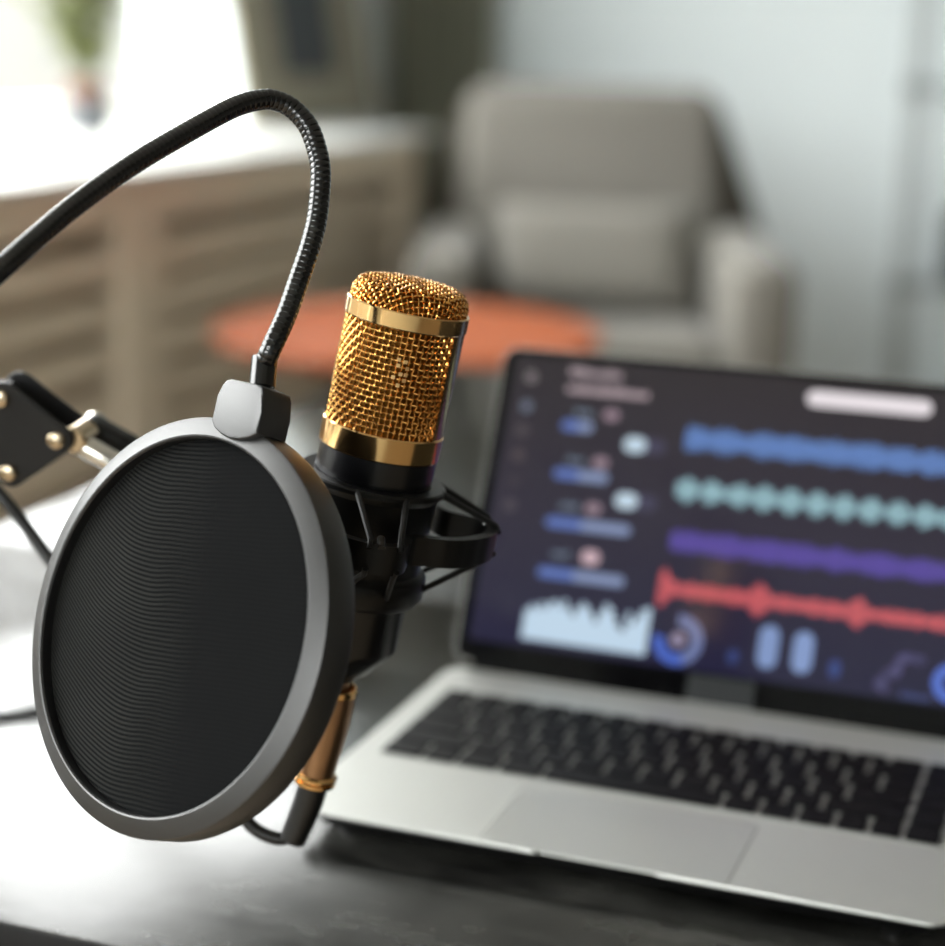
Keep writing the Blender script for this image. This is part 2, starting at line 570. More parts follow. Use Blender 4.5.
# ------------------------------------------------------------------ gathered curtain added to darken the corner
cn = empty('curtain', V((-1.93, YB - 0.075, 0)))
tag(cn, 'dark olive grey curtain added to darken the corner beyond the window', 'curtain')
bm = bmesh.new()
nc, rows_ = 72, 14
top = []
for side in (0.0, 0.004):
    g = []
    for j in range(rows_ + 1):
        zz = 0.03 + (2.86 - 0.03) * j / rows_
        fl_ = 1.0 + 0.10 * (1 - j / rows_)
        g.append([bm.verts.new(((-0.155 + 0.31 * i / nc) * fl_, 0.030 * sin(i / nc * 2 * pi * 6 + 0.3 * j / rows_) * fl_ + side, zz)) for i in range(nc + 1)])
    for j in range(rows_):
        for i in range(nc):
            bm.faces.new((g[j][i], g[j][i + 1], g[j + 1][i + 1], g[j + 1][i]))
    top.append(g)
a, b = top
rim_ = [a[0][i] for i in range(nc + 1)] + [a[j][nc] for j in range(1, rows_ + 1)] + [a[rows_][i] for i in range(nc - 1, -1, -1)] + [a[j][0] for j in range(rows_ - 1, 0, -1)]
rib_ = [b[0][i] for i in range(nc + 1)] + [b[j][nc] for j in range(1, rows_ + 1)] + [b[rows_][i] for i in range(nc - 1, -1, -1)] + [b[j][0] for j in range(rows_ - 1, 0, -1)]
for i in range(len(rim_)):
    k = (i + 1) % len(rim_)
    bm.faces.new((rim_[i], rim_[k], rib_[k], rib_[i]))
obj('fabric', bm, mat('curtain_cloth', rgb(150, 151, 136), 0.95, noise=0.06, nscale=200), cn, ang=70)
obj('curtain_rod', tube([V((-0.165, 0.0, 2.88)), V((0.30, 0.0, 2.88))], 0.012, 14), M_blackmetal, cn)
for xx in (-0.12, 0.26):
    obj('rod_bracket', tube([V((xx, 0.0, 2.88)), V((xx, 0.0745, 2.88))], 0.007, 10), M_blackmetal, cn)

# ------------------------------------------------------------------ armchair
ac = empty('armchair', Matrix.Translation((-1.075, 3.55, 0)) @ Matrix.Rotation(radians(20), 4, 'Z'))
tag(ac, 'grey fabric armchair against the pale back wall', 'armchair')
def soft(lo, hi, bev, seg=4, shear=0.0, taper=0.0, M=None):
    bm = bmesh.new()
    add_box(bm, lo, hi, bev, seg)
    z0, z1 = lo[2], hi[2]
    for v in bm.verts:
        t = (v.co.z - z0) / (z1 - z0)
        v.co.y += shear * t
        v.co.x *= 1.0 - taper * t
    if M is not None:
        bm.transform(M)
    return bm
obj('backrest', soft((-0.345, 0.13, 0.28), (0.345, 0.33, 0.975), 0.055, 5, shear=0.17, taper=0.08), M_fabric, ac)
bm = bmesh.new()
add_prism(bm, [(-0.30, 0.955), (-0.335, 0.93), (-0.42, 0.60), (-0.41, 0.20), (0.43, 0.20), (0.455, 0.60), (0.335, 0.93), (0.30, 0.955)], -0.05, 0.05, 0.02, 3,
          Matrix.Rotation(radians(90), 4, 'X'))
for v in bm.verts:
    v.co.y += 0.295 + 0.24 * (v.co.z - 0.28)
obj('outer_shell', bm, mat('shaded_shell_fabric', rgb(82, 78, 69), 0.95, noise=0.06, nscale=150, bump=0.3, bscale=600), ac)  # chair fabric made darker here: shade put into the colour
obj('seat', soft((-0.278, -0.37, 0.24), (0.278, 0.18, 0.44), 0.05, 5), M_fabric, ac)
for s in (-1, 1):
    bm = soft((0.280, -0.40, 0.17), (0.435, 0.30, 0.635), 0.055, 5)
    for v in bm.verts:
        v.co.x *= s
        if v.co.z > 0.5:
            v.co.z += 0.02 * (v.co.y - 0.0)
    obj('arm', bm, M_fabric, ac)
for (x, y) in ((-0.36, -0.33), (0.36, -0.33), (-0.34, 0.27), (0.34, 0.27)):
    obj('leg', lathe([(0, 0), (0.013, 0), (0.022, 0.175), (0, 0.175)], 16, Matrix.Translation((x, y, 0))), M_darkwood, ac)

def pillow(w, h, t, name, m):
    bm = bmesh.new()
    n = 16
    g = {}
    for side in (0, 1):
        for i in range(n + 1):
            for j in range(n + 1):
                if side == 1 and (i in (0, n) or j in (0, n)):
                    g[side, i, j] = g[0, i, j]
                    continue
                u, v = i / n * 2 - 1, j / n * 2 - 1
                k = max(0.0, (1 - u ** 4)) ** .5 * max(0.0, (1 - v ** 4)) ** .5
                pin = 1 - 0.06 * (1 - abs(u) ** 2) * abs(v) ** 3
                g[side, i, j] = bm.verts.new((u * w / 2 * (1 - 0.05 * (1 - v * v) * abs(u) ** 3), (1 if side else -1) * t / 2 * k, v * h / 2 * pin))
    for side in (0, 1):
        for i in range(n):
            for j in range(n):
                q = [g[side, i, j], g[side, i + 1, j], g[side, i + 1, j + 1], g[side, i, j + 1]]
                bm.faces.new(q)
    return obj(name, bm, m, ang=80)
cu_ = pillow(0.50, 0.27, 0.14, 'cushion', M_fabric2)
cu_.matrix_world = ac.matrix_world @ Matrix.Translation((0, 0.062, 0.577)) @ Matrix.Rotation(radians(-20), 4, 'X')
tag(cu_, 'plump light grey cushion propped on the armchair seat', 'cushion')

# ------------------------------------------------------------------ round side table
st = empty('side_table', V((-1.045, 2.30, 0)))
tag(st, 'round terracotta orange side table in front of the armchair', 'table')
obj('table_top', lathe([(0, 0.572), (0.335, 0.572), (0.347, 0.577), (0.347, 0.588), (0.342, 0.592), (0, 0.592)], 72), M_orange, st)
for k in range(3):
    a = 0.4 + k * 2 * pi / 3
    obj('leg', tube([V((0.20 * cos(a), 0.20 * sin(a), 0.571)), V((0.27 * cos(a), 0.27 * sin(a), 0.0))], 0.014, 14), M_blackmetal, st)
obj('apron', lathe([(0.205, 0.540), (0.215, 0.540), (0.215, 0.572), (0.205, 0.572)], 48, close=True), M_blackmetal, st)

# ------------------------------------------------------------------ open shelving rack at the right of the back wall
rk = empty('shelf_rack', V((-0.465, 4.5, 0)))
tag(rk, 'tall grey metal shelf rack standing by the pale back wall', 'shelf rack')
for (x, y) in ((0, 0), (0.72, 0)):
    obj('post', box((x - 0.025, y - 0.018, 0), (x + 0.025, y + 0.018, 1.9), 0.003, 1), M_rack, rk)
for zz in (0.10, 0.44, 0.98, 1.55):
    obj('shelf', box((0.025, -0.012, zz - 0.01), (0.695, 0.2495, zz + 0.01), 0.002, 1), M_rack, rk)
    for (x, y) in ((0, 0), (0.72, 0)):
        obj('shelf_bracket', box((x - 0.033, y - 0.026, zz - 0.022), (x + 0.033, y + 0.026, zz + 0.022), 0.004, 1), M_rackdark, rk)
sp = empty('speaker_box', V((-0.275, 4.60, 0.4505)))
tag(sp, 'black box on the lower rack shelf at the right edge', 'box')
obj('body', box((-0.09, -0.09, 0.0), (0.12, 0.09, 0.20), 0.012, 3), M_blackmetal, sp)
obj('speaker_cone', lathe([(0.055, 0), (0.058, 0.004), (0.05, 0.006), (0.02, -0.004 + 0.006), (0, 0.008)], 32,
    Matrix.Translation((0.015, -0.089, 0.10)) @ Matrix.Rotation(radians(90), 4, 'X')), M_plastic, sp)

# ------------------------------------------------------------------ desk
DT = 0.75
dk = empty('desk', V((0.3, 0.6, 0)))
tag(dk, 'dark charcoal desk with worn satin top under the laptop', 'desk')
def at_dk(lo, hi):
    return V(lo) - dk.location, V(hi) - dk.location
M_edge = mat('desk_edge_band', rgb(14, 14, 14), 0.6, spec=0.2, noise=0.05, nscale=60)
def leaf(bm):
    bm.normal_update()
    for f in bm.faces:
        f.material_index = 0 if f.normal.z > 0.5 else 1
    return obj('table_leaf', bm, [M_desk, M_edge], dk)
leaf(box(*at_dk((-0.595, -0.127, DT - 0.032), (1.25, 0.3735, DT)), 0.0025, 2))
leaf(box(*at_dk((-0.595, 0.3765, DT - 0.032), (1.25, 1.20, DT)), 0.0025, 2))
obj('apron', box(*at_dk((-0.54, -0.05, DT - 0.10), (1.19, 1.14, DT - 0.032))), M_blackmetal, dk)
for (x, y) in ((-0.52, -0.03), (1.17, -0.03), (-0.52, 1.12), (1.17, 1.12)):
    obj('leg', box(*at_dk((x - 0.025, y - 0.025, 0), (x + 0.025, y + 0.025, DT - 0.10)), 0.003, 1), M_blackmetal, dk)

# ------------------------------------------------------------------ laptop
W, D = 0.31, 0.2163
ZD = 0.766                                    # deck height
lp = empty('laptop', V((0, 0, ZD)))
tag(lp, 'open silver laptop with black keys showing coloured audio waveforms', 'laptop')
TB = 0.0125
def base_outline(notch):
    r = 0.011
    o = round_rect(-W / 2, 0, W / 2, D, r, 6)
    if not notch:
        return o
    o = [p for p in o]
    # front edge runs between the third and fourth corner arcs
    i = 3 * 7
    ins = [(-0.031, 0.0), (-0.0285, 0.0022), (0.0255, 0.0022), (0.028, 0.0)]
    return o[:i] + ins + o[i:]
bm = bmesh.new()
add_prism(bm, base_outline(True), -0.0019, 0.0, 0.0003, 1)
obj('base', bm, M_alu, lp)
bm = prism(round_rect(-W / 2 + 0.004, 0.006, W / 2 - 0.004, D - 0.002, 0.011, 6), -TB + 0.001, -0.0019)
for v in bm.verts:
    if v.co.z < -0.008:
        v.co.x *= 0.97
        v.co.y = 0.11 + (v.co.y - 0.11) * 0.95
obj('bottom_case', bm, M_rubber, lp)
for (x, y) in ((-0.13, 0.02), (0.13, 0.02), (-0.13, 0.195), (0.13, 0.195)):
    obj('rubber_foot', lathe([(0, -0.016), (0.006, -0.016), (0.007, -0.0115), (0, -0.0115)], 16, Matrix.Translation((x, y, 0))), M_rubber, lp)
# track pad: thin dark seam and the pad itself
bm = prism(round_rect(-0.0585, 0.0012, 0.0585, 0.0684, 0.003, 3), 0.00002, 0.0001)
obj('trackpad_seam', bm, M_well, lp)
obj('trackpad', prism(round_rect(-0.0577, 0.0020, 0.0577, 0.0676, 0.0026, 3), 0.0, 0.0002), M_alupad, lp)
# keyboard
kb = obj('keyboard', prism(round_rect(-0.1415, 0.0772, 0.1415, 0.1780, 0.003, 3), 0.0, 0.0004), M_well, lp)
U_ = 0.282 / 15.5
RP = 0.0182
def key(x0, x1, y0, y1):
    g = 0.0013
    t = bmesh.new()
    a = round_rect(x0 + g, y0 + g, x1 - g, y1 - g, 0.0016, 2)
    add_prism(t, a, 0.0004, 0.0019, 0.0003, 1)
    obj('key', t, M_key, kb, ang=25)
rows = [
    [1.25, 1, 1.25, 1.25, 5.0, 1, 1, 1, 0.875, 0.875, 1.0],
    [2.25] + [1] * 10 + [2.25, 1],
    [1.75] + [1] * 11 + [1.75, 1],
    [1.5] + [1] * 13 + [1],
    [1] * 13 + [1.5, 1],
    [14.5 / 14] * 14 + [1],
]
y = 0.0780
for ri, row in enumerate(rows):
    h = RP if ri < 5 else 0.0990 - 5 * RP + 0.0
    x = -0.141
    tot = sum(row)
    for w in row:
        ww = w * 0.282 / tot
        key(x, x + ww, y, y + h)
        x += ww
    y += h
# hinge strip and lid
LA = radians(65.618)
lid = empty('lid', V((0, 0, 0)))
lid.parent = lp
lid.matrix_parent_inverse = Matrix.Identity(4)
HL = 0.1937
Mlid = frame((-W / 2, D, 0.0), (1, 0, 0), (0, cos(LA), sin(LA)), (0, -sin(LA), cos(LA)))
bpy.data.objects.remove(lid)
shell_o = round_rect(0, 0.004, W, HL, 0.009, 6)
lid = obj('lid', prism(shell_o, -0.0046, 0.0, 0.0004, 1), M_alu, lp, Mlid)
obj('bezel', prism(round_rect(0.0005, 0.0045, W - 0.0005, HL - 0.0005, 0.0086, 6), -0.0002, 0.0005), M_bezel, lid)
obj('hinge_cover', box((0.012, -0.003, -0.004), (0.1398, 0.0050, 0.0010), 0.001, 1), M_bezel, lid)
obj('hinge_cover', box((0.1775, -0.003, -0.004), (W - 0.012, 0.0050, 0.0010), 0.001, 1), M_bezel, lid)
obj('hinge_bar', prism([(0.1398, 0.000), (0.1775, 0.000), (0.1775, 0.0155), (0.1398, 0.0155)], 0.0004, 0.0009), M_hinge, lid)

def display_material():
    m, nt, p = new_mat('screen_backdrop')
    N, L = nt.nodes, nt.links
    tc = N.new('ShaderNodeTexCoord')
    sp_ = N.new('ShaderNodeSeparateXYZ'); L.new(tc.outputs['Object'], sp_.inputs[0])
    r = N.new('ShaderNodeValToRGB')
    r.color_ramp.elements[0].position = 0.0; r.color_ramp.elements[0].color = rgb(34, 32, 60)
    r.color_ramp.elements[1].position = 1.0; r.color_ramp.elements[1].color = rgb(46, 41, 44)
    e = r.color_ramp.elements.new(0.45); e.color = rgb(48, 43, 58)
    mr = N.new('ShaderNodeMapRange'); mr.inputs['From Min'].default_value = 0.017; mr.inputs['From Max'].default_value = 0.19
    L.new(sp_.outputs[1], mr.inputs['Value']); L.new(mr.outputs[0], r.inputs['Fac'])
    p.inputs['Base Color'].default_value = (0.004, 0.004, 0.005, 1)
    p.inputs['Roughness'].default_value = 0.10
    p.inputs['Specular IOR Level'].default_value = 0.4
    L.new(r.outputs[0], p.inputs['Emission Color'])
    p.inputs['Emission Strength'].default_value = 0.88
    return m
ds = obj('display', prism(round_rect(0.0077, 0.0170, W - 0.0077, 0.1895, 0.002, 2), 0.0004, 0.0006), display_material(), lid)
ZU = 0.0006
def ui(name, bm, c, s=1.0):
    return obj(name, bm, emis(name + '_glow', c, s * 0.95), ds)
mm = 0.001
def bar(x0, y0, x1, y1, r=None, z=ZU):
    r = min(x1 - x0, y1 - y0) * 0.49 if r is None else r
    return prism(round_rect(x0 * mm, y0 * mm, x1 * mm, y1 * mm, r * mm, 4), z, z + 0.0001)
def wave(name, x0, x1, yc, env, c, s, seed, pitch=1.15):
    rr = random.Random(seed)
    bm = bmesh.new()
    x = x0
    while x < x1:
        h = env((x - x0) / (x1 - x0), rr)
        add_prism(bm, round_rect(x * mm, (yc - h) * mm, (x + pitch * 0.62) * mm, (yc + h) * mm, 0.25 * mm, 1), ZU, ZU + 0.0001)
        x += pitch
    ui(name, bm, c, s)
def lobes(t, n, ph):
    return abs(sin(t * n * pi + ph)) ** 0.7
wave('waveform', 118, 295, 148.5, lambda t, r: 3.6 + 2.6 * lobes(t, 9, .9) + r.uniform(-1, 2.4), rgb(102, 140, 206), 1.2, 1)
wave('waveform', 117, 295, 118.5, lambda t, r: 0.7 + 5.6 * lobes(t, 12, .3) ** 1.4 + r.uniform(-.5, 1.6), rgb(160, 202, 212), 1.15, 2)
wave('waveform', 118, 295, 88.8, lambda t, r: 3.6 + 2.0 * lobes(t, 8, .5) + r.uniform(-1, 2.0), rgb(96, 78, 172), 1.15, 3)
def red_env(t, r):
    pk = 7.5 * math.exp(-((t - 0.01) / 0.02) ** 2) + 5.5 * math.exp(-((t - 0.315) / 0.025) ** 2) + 5.0 * math.exp(-((t - 0.62) / 0.022) ** 2)
    return 2.6 + pk + r.uniform(-.6, 1.6) + 1.0 * lobes(t, 13, 1.)
wave('waveform', 115.5, 295, 61.2, red_env, rgb(216, 98, 102), 1.2, 4)
ui('search_bar', bar(183.5, 174.2, 252.8, 183.4), rgb(236, 228, 232), 1.0)
for (yy, c) in ((176, (150, 140, 142)), (158, (120, 128, 150)), (143.4, (98, 88, 92)), (128.2, (100, 86, 88)), (113, (70, 62, 68)), (98, (98, 88, 94))):
    bm = bmesh.new()
    add_lathe(bm, [(0.0014, 0), (0.0032, 0), (0.0032, 0.0001), (0.0014, 0.0001)], 24, Matrix.Translation((0.0195, yy * mm, ZU)), close=True)
    ui('menu_icon', bm, rgb(*c), 0.9)
def words(x0, x1, yc, h, c, s=0.9, seed=0):
    rr = random.Random(seed)
    bm = bmesh.new()
    x = x0
    while x < x1 - 1:
        w = min(rr.uniform(1.2, 2.4), x1 - x)
        hh = h * rr.choice((0.7, 0.75, 1.0))
        add_prism(bm, round_rect(x * mm, (yc - h / 2) * mm, (x + w) * mm, (yc - h / 2 + hh) * mm, 0.3 * mm, 2), ZU, ZU + 0.0001)
        x += w + 0.7
    ui('heading_text', bm, c, s)
words(43, 76, 181.5, 5.2, rgb(178, 160, 166), 1.0, 5)
words(43, 92, 171.6, 5.6, rgb(188, 168, 174), 1.0, 6)
for i, (yt, ya, xe, px_, big) in enumerate(((157.5, 149, 62, 72, 0), (128.9, 120, 76, 70, 0), (101.5, 91, 94, 70, 0), (73, 61.3, 95, 73, 1))):
    words(50, 61, yt, 4.0, rgb(120, 134, 152), 0.9, 20 + i)
    ui('level_dot', bar(px_ - (5.5 if big else 4.8), yt - 3.2 - big, px_ + (5.5 if big else 4.8), yt + 3.2 + big), rgb(205, 175, 184) if big else rgb(150, 128, 140), 1.0)
    xs = 43
    xm = xs + (xe - xs) * 0.35
    ui('slider_track', bar(xm, ya - 3.1, xe, ya + 3.1), rgb(132, 146, 182), 1.0)
    ui('slider_fill', bar(xs, ya - 3.1, xm + 4, ya + 3.1, z=ZU + 0.0001), rgb(92, 114, 180), 1.0)
for (tx, ty) in ((88.7, 141.5), (89.0, 108.3)):
    ui('toggle_track', bar(83, ty - 4.4, 107, ty + 4.4), rgb(66, 62, 84), 1.0)
    ui('toggle_knob', bar(82.2, ty - 4.6, 95.4, ty + 4.6, z=ZU + 0.0001), rgb(192, 212, 226), 1.05)
bm = bmesh.new()
rr = random.Random(9)
hs = [38, 41, 39, 43, 40, 44, 45, 42, 46, 41, 38, 43, 46, 44, 40, 36, 42, 47, 45, 40, 35, 33, 44, 38, 42, 47, 48]
for i, hgt in enumerate(hs):
    x = 39.3 + i * (113.2 - 39.3) / len(hs)
    add_prism(bm, round_rect(x * mm, 21.5 * mm, (x + 2.75) * mm, (hgt + 0.5) * mm, 0.9 * mm, 3), ZU, ZU + 0.0001)
ui('spectrum_bars', bm, rgb(186, 208, 226), 1.1)
def arc_ring(name, cx_, cy_, r0, r1, a0, a1, c, s=1.0):
    bm = bmesh.new()
    t = bmesh.new()
    add_lathe(t, [(r0 * mm, 0), (r1 * mm, 0), (r1 * mm, 0.0001), (r0 * mm, 0.0001)], 48, None, True, radians(a0), radians(a1))
    merge(bm, t, Matrix.Translation((cx_ * mm, cy_ * mm, ZU)))
    ui(name, bm, c, s)
arc_ring('dial_arc', 130.8, 33, 8.2, 14.2, -70, 95, rgb(112, 124, 170))
arc_ring('dial_arc', 130.8, 33, 8.2, 14.2, 175, 290, rgb(72, 100, 190), 1.1)
arc_ring('dial_arc', 282, 30, 5.5, 10.5, 0, 360, rgb(84, 112, 200), 1.1)
ui('dial_centre', bar(126.6, 28.8, 135, 37.2), rgb(150, 140, 168), 0.9)
for (x, h, w, c) in ((163, 8, 6, (52, 66, 118)), (181.7, 24, 11, (128, 150, 196)), (201, 23, 11, (132, 154, 200)), (219.3, 10, 6, (54, 70, 128))):
    ui('peak_bar', bar(x - w / 2, 24, x + w / 2, 24 + h), rgb(*c), 1.0)
rr = random.Random(12)
for k in range(12):
    t = k / 11
    x, yv = 244 + 18 * t + rr.uniform(-3, 3), 23 + 20 * t + rr.uniform(-3, 3)
    arc_ring('plot_ring', x, yv, 1.5, 2.3, 0, 360, rgb(98, 92, 138), 0.9)
words(256, 272, 20.5, 3.5, rgb(66, 78, 128), 0.9, 40)

# ------------------------------------------------------------------ microphone (local z = its axis, -y towards the camera side)
mA = V((0.1746, 0.0657, 0.9824)); mX = V((0.9187, 0.3480, -0.1866)); mY = mA.cross(mX)
MM = frame((-0.0683, -0.0713, 1.0147), mX, mY, mA)
MMb = MM @ Matrix.Translation((0, 0, -0.149))
def inb(z):
    return z + 0.149
mic = empty('microphone', MMb)
tag(mic, 'gold mesh condenser microphone with black lower body, leaning in its holder', 'microphone')
Rm = 0.0245
def T(z):
    return Matrix.Translation((0, 0, inb(z)))
obj('body', lathe([(0, -0.149), (0.0100, -0.149), (0.0106, -0.1478), (0.0150, -0.1447), (0.0218, -0.1362), (0.0236, -0.1330), (0.0238, -0.1320), (0.0238, -0.0515), (0, -0.0515)], 72, T(0)), M_micblack, mic)
def band_ring(z0, z1, R, Ri):
    return lathe([(Ri, z0), (R - 0.0004, z0), (R, z0 + 0.0005), (R, z1 - 0.0005), (R - 0.0004, z1), (Ri, z1)], 96, T(0), close=True)
o = obj('band', band_ring(0.0012, 0.0080, Rm, 0.0215), M_gold, mic); o['label'] = 'polished gold upper band'
o = obj('band', band_ring(-0.0513, -0.0412, Rm, 0.0210), M_gold, mic); o['label'] = 'polished gold lower band'
obj('inner_gauze', lathe([(0.0205, -0.0415), (0.0215, -0.0413), (0.0215, 0.0012), (0.0205, 0.0012)], 72, T(0), close=True), M_goldin, mic)
# woven side grille
def woven_cylinder(R, z0, z1, nv, nh, wr, a0, a1, seg=6):
    bm = bmesh.new()
    amp = wr * 0.95
    dz = (z1 - z0) / nh
    for i in range(nv):
        a = 2 * pi * i / nv
        if not (a0 <= ((a + pi) % (2 * pi)) - pi <= a1):
            continue
        pts = []
        for k in range(nh * 4 + 1):
            z = z0 + (z1 - z0) * k / (nh * 4)
            s = cos(pi * k / 4) * (1 if i % 2 else -1)
            r = R + amp * s
            pts.append((r * cos(a), r * sin(a), z))
        add_tube(bm, pts, wr, seg, caps=False)
    for j in range(nh + 1):
        z = z0 + dz * j
        if z < z0 + wr or z > z1 - wr:
            continue
        pts = []
        n = nv * 4
        for k in range(n):
            a = 2 * pi * k / n
            s = -cos(pi * k / 4) * (1 if j % 2 else -1) * -1
            r = R - amp * s * -1 if False else R + amp * s
            if not (a0 - .03 <= ((a + pi) % (2 * pi)) - pi <= a1 + .03):
                pts.append(None)
            else:
                pts.append((r * cos(a), r * sin(a), z))
        # split where the pillars interrupt the weave
        run, runs = [], []
        for p in pts + [None]:
            if p is None:
                if len(run) > 2: runs.append(run)
                run = []
            else:
                run.append(p)
        for rn in runs:
            add_tube(bm, rn, wr, seg, caps=False)
    bm.transform(T(0))
    return bm
PA = radians(-17)           # azimuth of the right-hand frame pillar
# grille halves fill the two openings between the pillars
obj('side_grille', woven_cylinder(0.0227, -0.0412, 0.0012, 64, 18, 0.00050, -pi - .1, pi + .1), M_wire, mic)
for a in (PA, PA + pi):
    bm = bmesh.new()
    add_lathe(bm, [(0.0210, -0.0413), (0.0240, -0.0413), (0.0240, 0.0013), (0.0210, 0.0013)], 10, T(0), True, a - 0.29, a + 0.29)
    # close the two ends
    bmesh.ops.holes_fill(bm, edges=[e for e in bm.edges if e.is_boundary], sides=8)
    obj('frame_pillar', bm, M_gold, mic)
# woven domed cap
def cap_profile(s):
    """arc length from the apex -> (rho, z)"""
    rc_, flat, top = 0.0062, 0.0165, 0.0174
    if s < flat:
        return s, top - 0.0012 * (s / flat) ** 2
    q = (s - flat) / rc_
    if q < pi / 2:
        return flat + rc_ * sin(q), top - 0.0012 - rc_ * (1 - cos(q))
    return flat + rc_, top - 0.0012 - rc_ - (s - flat - rc_ * pi / 2)
S_END = 0.0165 + 0.0062 * pi / 2 + 0.0045
def woven_cap(pitch, wr, seg=6):
    bm = bmesh.new()
    n = int(S_END / pitch) + 1
    for axis in (0, 1):
        for i in range(-n, n + 1):
            c = i * pitch
            half = S_END ** 2 - c * c
            if half <= 1e-6: continue
            half = sqrt(half)
            m_ = max(4, int(half * 2 / (pitch / 4)))
            pts = []
            for k in range(-m_ // 2, m_ // 2 + 1):
                t = k * pitch / 4
                if abs(t) > half: continue
                u, v = (c, t) if axis == 0 else (t, c)
                s = hypot(u, v)
                rho, z = cap_profile(s)
                ph = atan2(v, u)
                off = 0.95 * wr * cos(pi * t / pitch) * (1 if (i % 2) == 0 else -1) * (1 if axis == 0 else -1)
                r2, z2 = cap_profile(s + 1e-5)
                tx, tz = (r2 - rho), (z2 - z)
                l = hypot(tx, tz)
                nr, nz = -tz / l, tx / l
                pts.append(((rho + nr * off) * cos(ph), (rho + nr * off) * sin(ph), z + nz * off))
            if len(pts) > 2:
                add_tube(bm, pts, wr, seg, caps=False)
    bm.transform(Matrix.Rotation(radians(20), 4, 'Z'))
    bm.transform(T(0))
    return bm
obj('top_grille', woven_cap(0.00225, 0.00047), M_wire, mic)
prof = [cap_profile(S_END * k / 24) for k in range(25)]
prof = [(max(0, r - 0.0011 * (1 if k else 0)), z - 0.0011) for k, (r, z) in enumerate(prof)]
prof += [(prof[-1][0], 0.004), (0, 0.004)]
obj('inner_cap', lathe(prof, 64, T(0)), M_goldin, mic)
# small woven-in emblem on the front of the grille
bm = bmesh.new()
rr = random.Random(4)
for (ex, ez) in ((-1.5, 5.0), (1.2, 4.5), (-1.3, 2.7), (2.3, 2.0), (0.2, -0.5), (2.2, -0.5), (-2.3, -2.2), (2.0, -2.8), (0.0, -5.0)):
    a = -pi / 2 + radians(5) + ex * mm / 0.0234
    Mx = T(0) @ Matrix.Rotation(a, 4, 'Z') @ Matrix.Translation((0.0234, 0, -0.0150 + ez * mm))
    add_box(bm, (-0.0004, -0.0008, -0.0008), (0.0005, 0.0008, 0.0008), 0.0001, 1, Mx)
o = obj('emblem', bm, M_gold, mic); o['label'] = 'small light gold emblem on the grille'
obj('connector', lathe([(0, -0.1562), (0.0084, -0.1562), (0.0084, -0.1489), (0, -0.1489)], 40, T(0)), M_brass, mic)

# ------------------------------------------------------------------ shock mount
sm = empty('shock_mount', MM @ Matrix.Translation((0, 0, -0.112)))
tag(sm, 'black shock mount ring with elastic cords holding the gold microphone', 'microphone holder')
TS = Matrix.Translation((0, 0, 0.112))
obj('inner_cradle', lathe([(0.0241, -0.0625), (0.0292, -0.0625), (0.0298, -0.0632), (0.0298, -0.0648), (0.0288, -0.0662), (0.0276, -0.0675),
    (0.0268, -0.085), (0.0264, -0.0985), (0.0290, -0.1000), (0.0296, -0.1012), (0.0294, -0.1085), (0.0272, -0.1118), (0.0241, -0.1118)], 80, TS, close=True), M_plastic, sm)
EAR0 = radians(1)
def ring_r(th):
    ph = math.degrees(th - EAR0) % 90
    K = [(0, .0540), (8, .0550), (14, .0545), (20, .0510), (24, .0465), (26.5, .0415), (29, .0388), (40, .0400), (50, .0440), (60, .0468), (70, .0492), (80, .0520), (90, .0540)]
    for (a, ra), (b, rb) in zip(K, K[1:]):
        if a <= ph <= b:
            t = (ph - a) / (b - a)
            t = t * t * (3 - 2 * t)
            return ra + (rb - ra) * t
NR = 300
outp = [(ring_r(2 * pi * i / NR) * cos(2 * pi * i / NR), ring_r(2 * pi * i / NR) * sin(2 * pi * i / NR)) for i in range(NR)]
for _ in range(8):
    outp = [tuple(0.25 * outp[i - 1][k] + 0.5 * outp[i][k] + 0.25 * outp[(i + 1) % NR][k] for k in (0, 1)) for i in range(NR)]
inn = []
for i in range(NR):
    (x0, y0), (x1, y1) = outp[i - 1], outp[(i + 1) % NR]
    tx, ty = x1 - x0, y1 - y0
    l = hypot(tx, ty)
    inn.append((outp[i][0] - ty / l * 0.0042, outp[i][1] + tx / l * 0.0042))
bm = band(outp, inn, -0.0868, -0.0752)
bevel_edges(bm, 0.0008, 2, [e for e in bm.edges if e.calc_face_angle(0) > 0.9])
bm.transform(TS)
obj('outer_ring', bm, M_plastic, sm)
def pol(r, a, z):
    return V((r * cos(a), r * sin(a), z + 0.112))
for e in range(4):
    th = EAR0 + e * pi / 2 + 0.17
    for d in (-0.16, 0.16):
        r_o = ring_r(th + d * .7) - 0.0015
        obj('elastic_cord', tube([pol(0.0282, th + d * 2.2, -0.0632), pol(0.0292, th + d * 2.1, -0.0640), pol(r_o, th + d * .7, -0.0740), pol(r_o + 0.002, th + d * .7, -0.0770)], 0.0013, 8), M_cord, sm)
        obj('elastic_cord', tube([pol(r_o + 0.002, th + d * .7, -0.0850), pol(r_o, th + d * .7, -0.0878), pol(0.0288, th + d * 2.2, -0.1045)], 0.0013, 8), M_cord, sm)
    c0 = pol(ring_r(th) - 0.0030, th - 0.03, -0.0752)
    rad = V((cos(th), sin(th), -0.45)).normalized()
    o = obj('cord_clip', tube([c0 - rad * 0.003, c0 + rad * 0.0032], 0.0016, 10), M_plastic, sm)
# swivel joint to the boom's rod (left rear of the ring)
rod_dir_a = V((-0.2225, -0.0689, 0.9482)); rod_end = V((-0.1555, -0.0545, 0.9170))
Mi = (MM @ Matrix.Translation((0, 0, -0.112))).inverted()
re_l = Mi @ rod_end
ring_pt = pol(ring_r(radians(175)) - 0.001, radians(175), -0.081)
obj('swivel_bracket', tube([ring_pt, ring_pt.lerp(re_l, 0.5), re_l + (re_l - ring_pt).normalized() * 0.004], 0.0075, 16), M_plastic, sm)

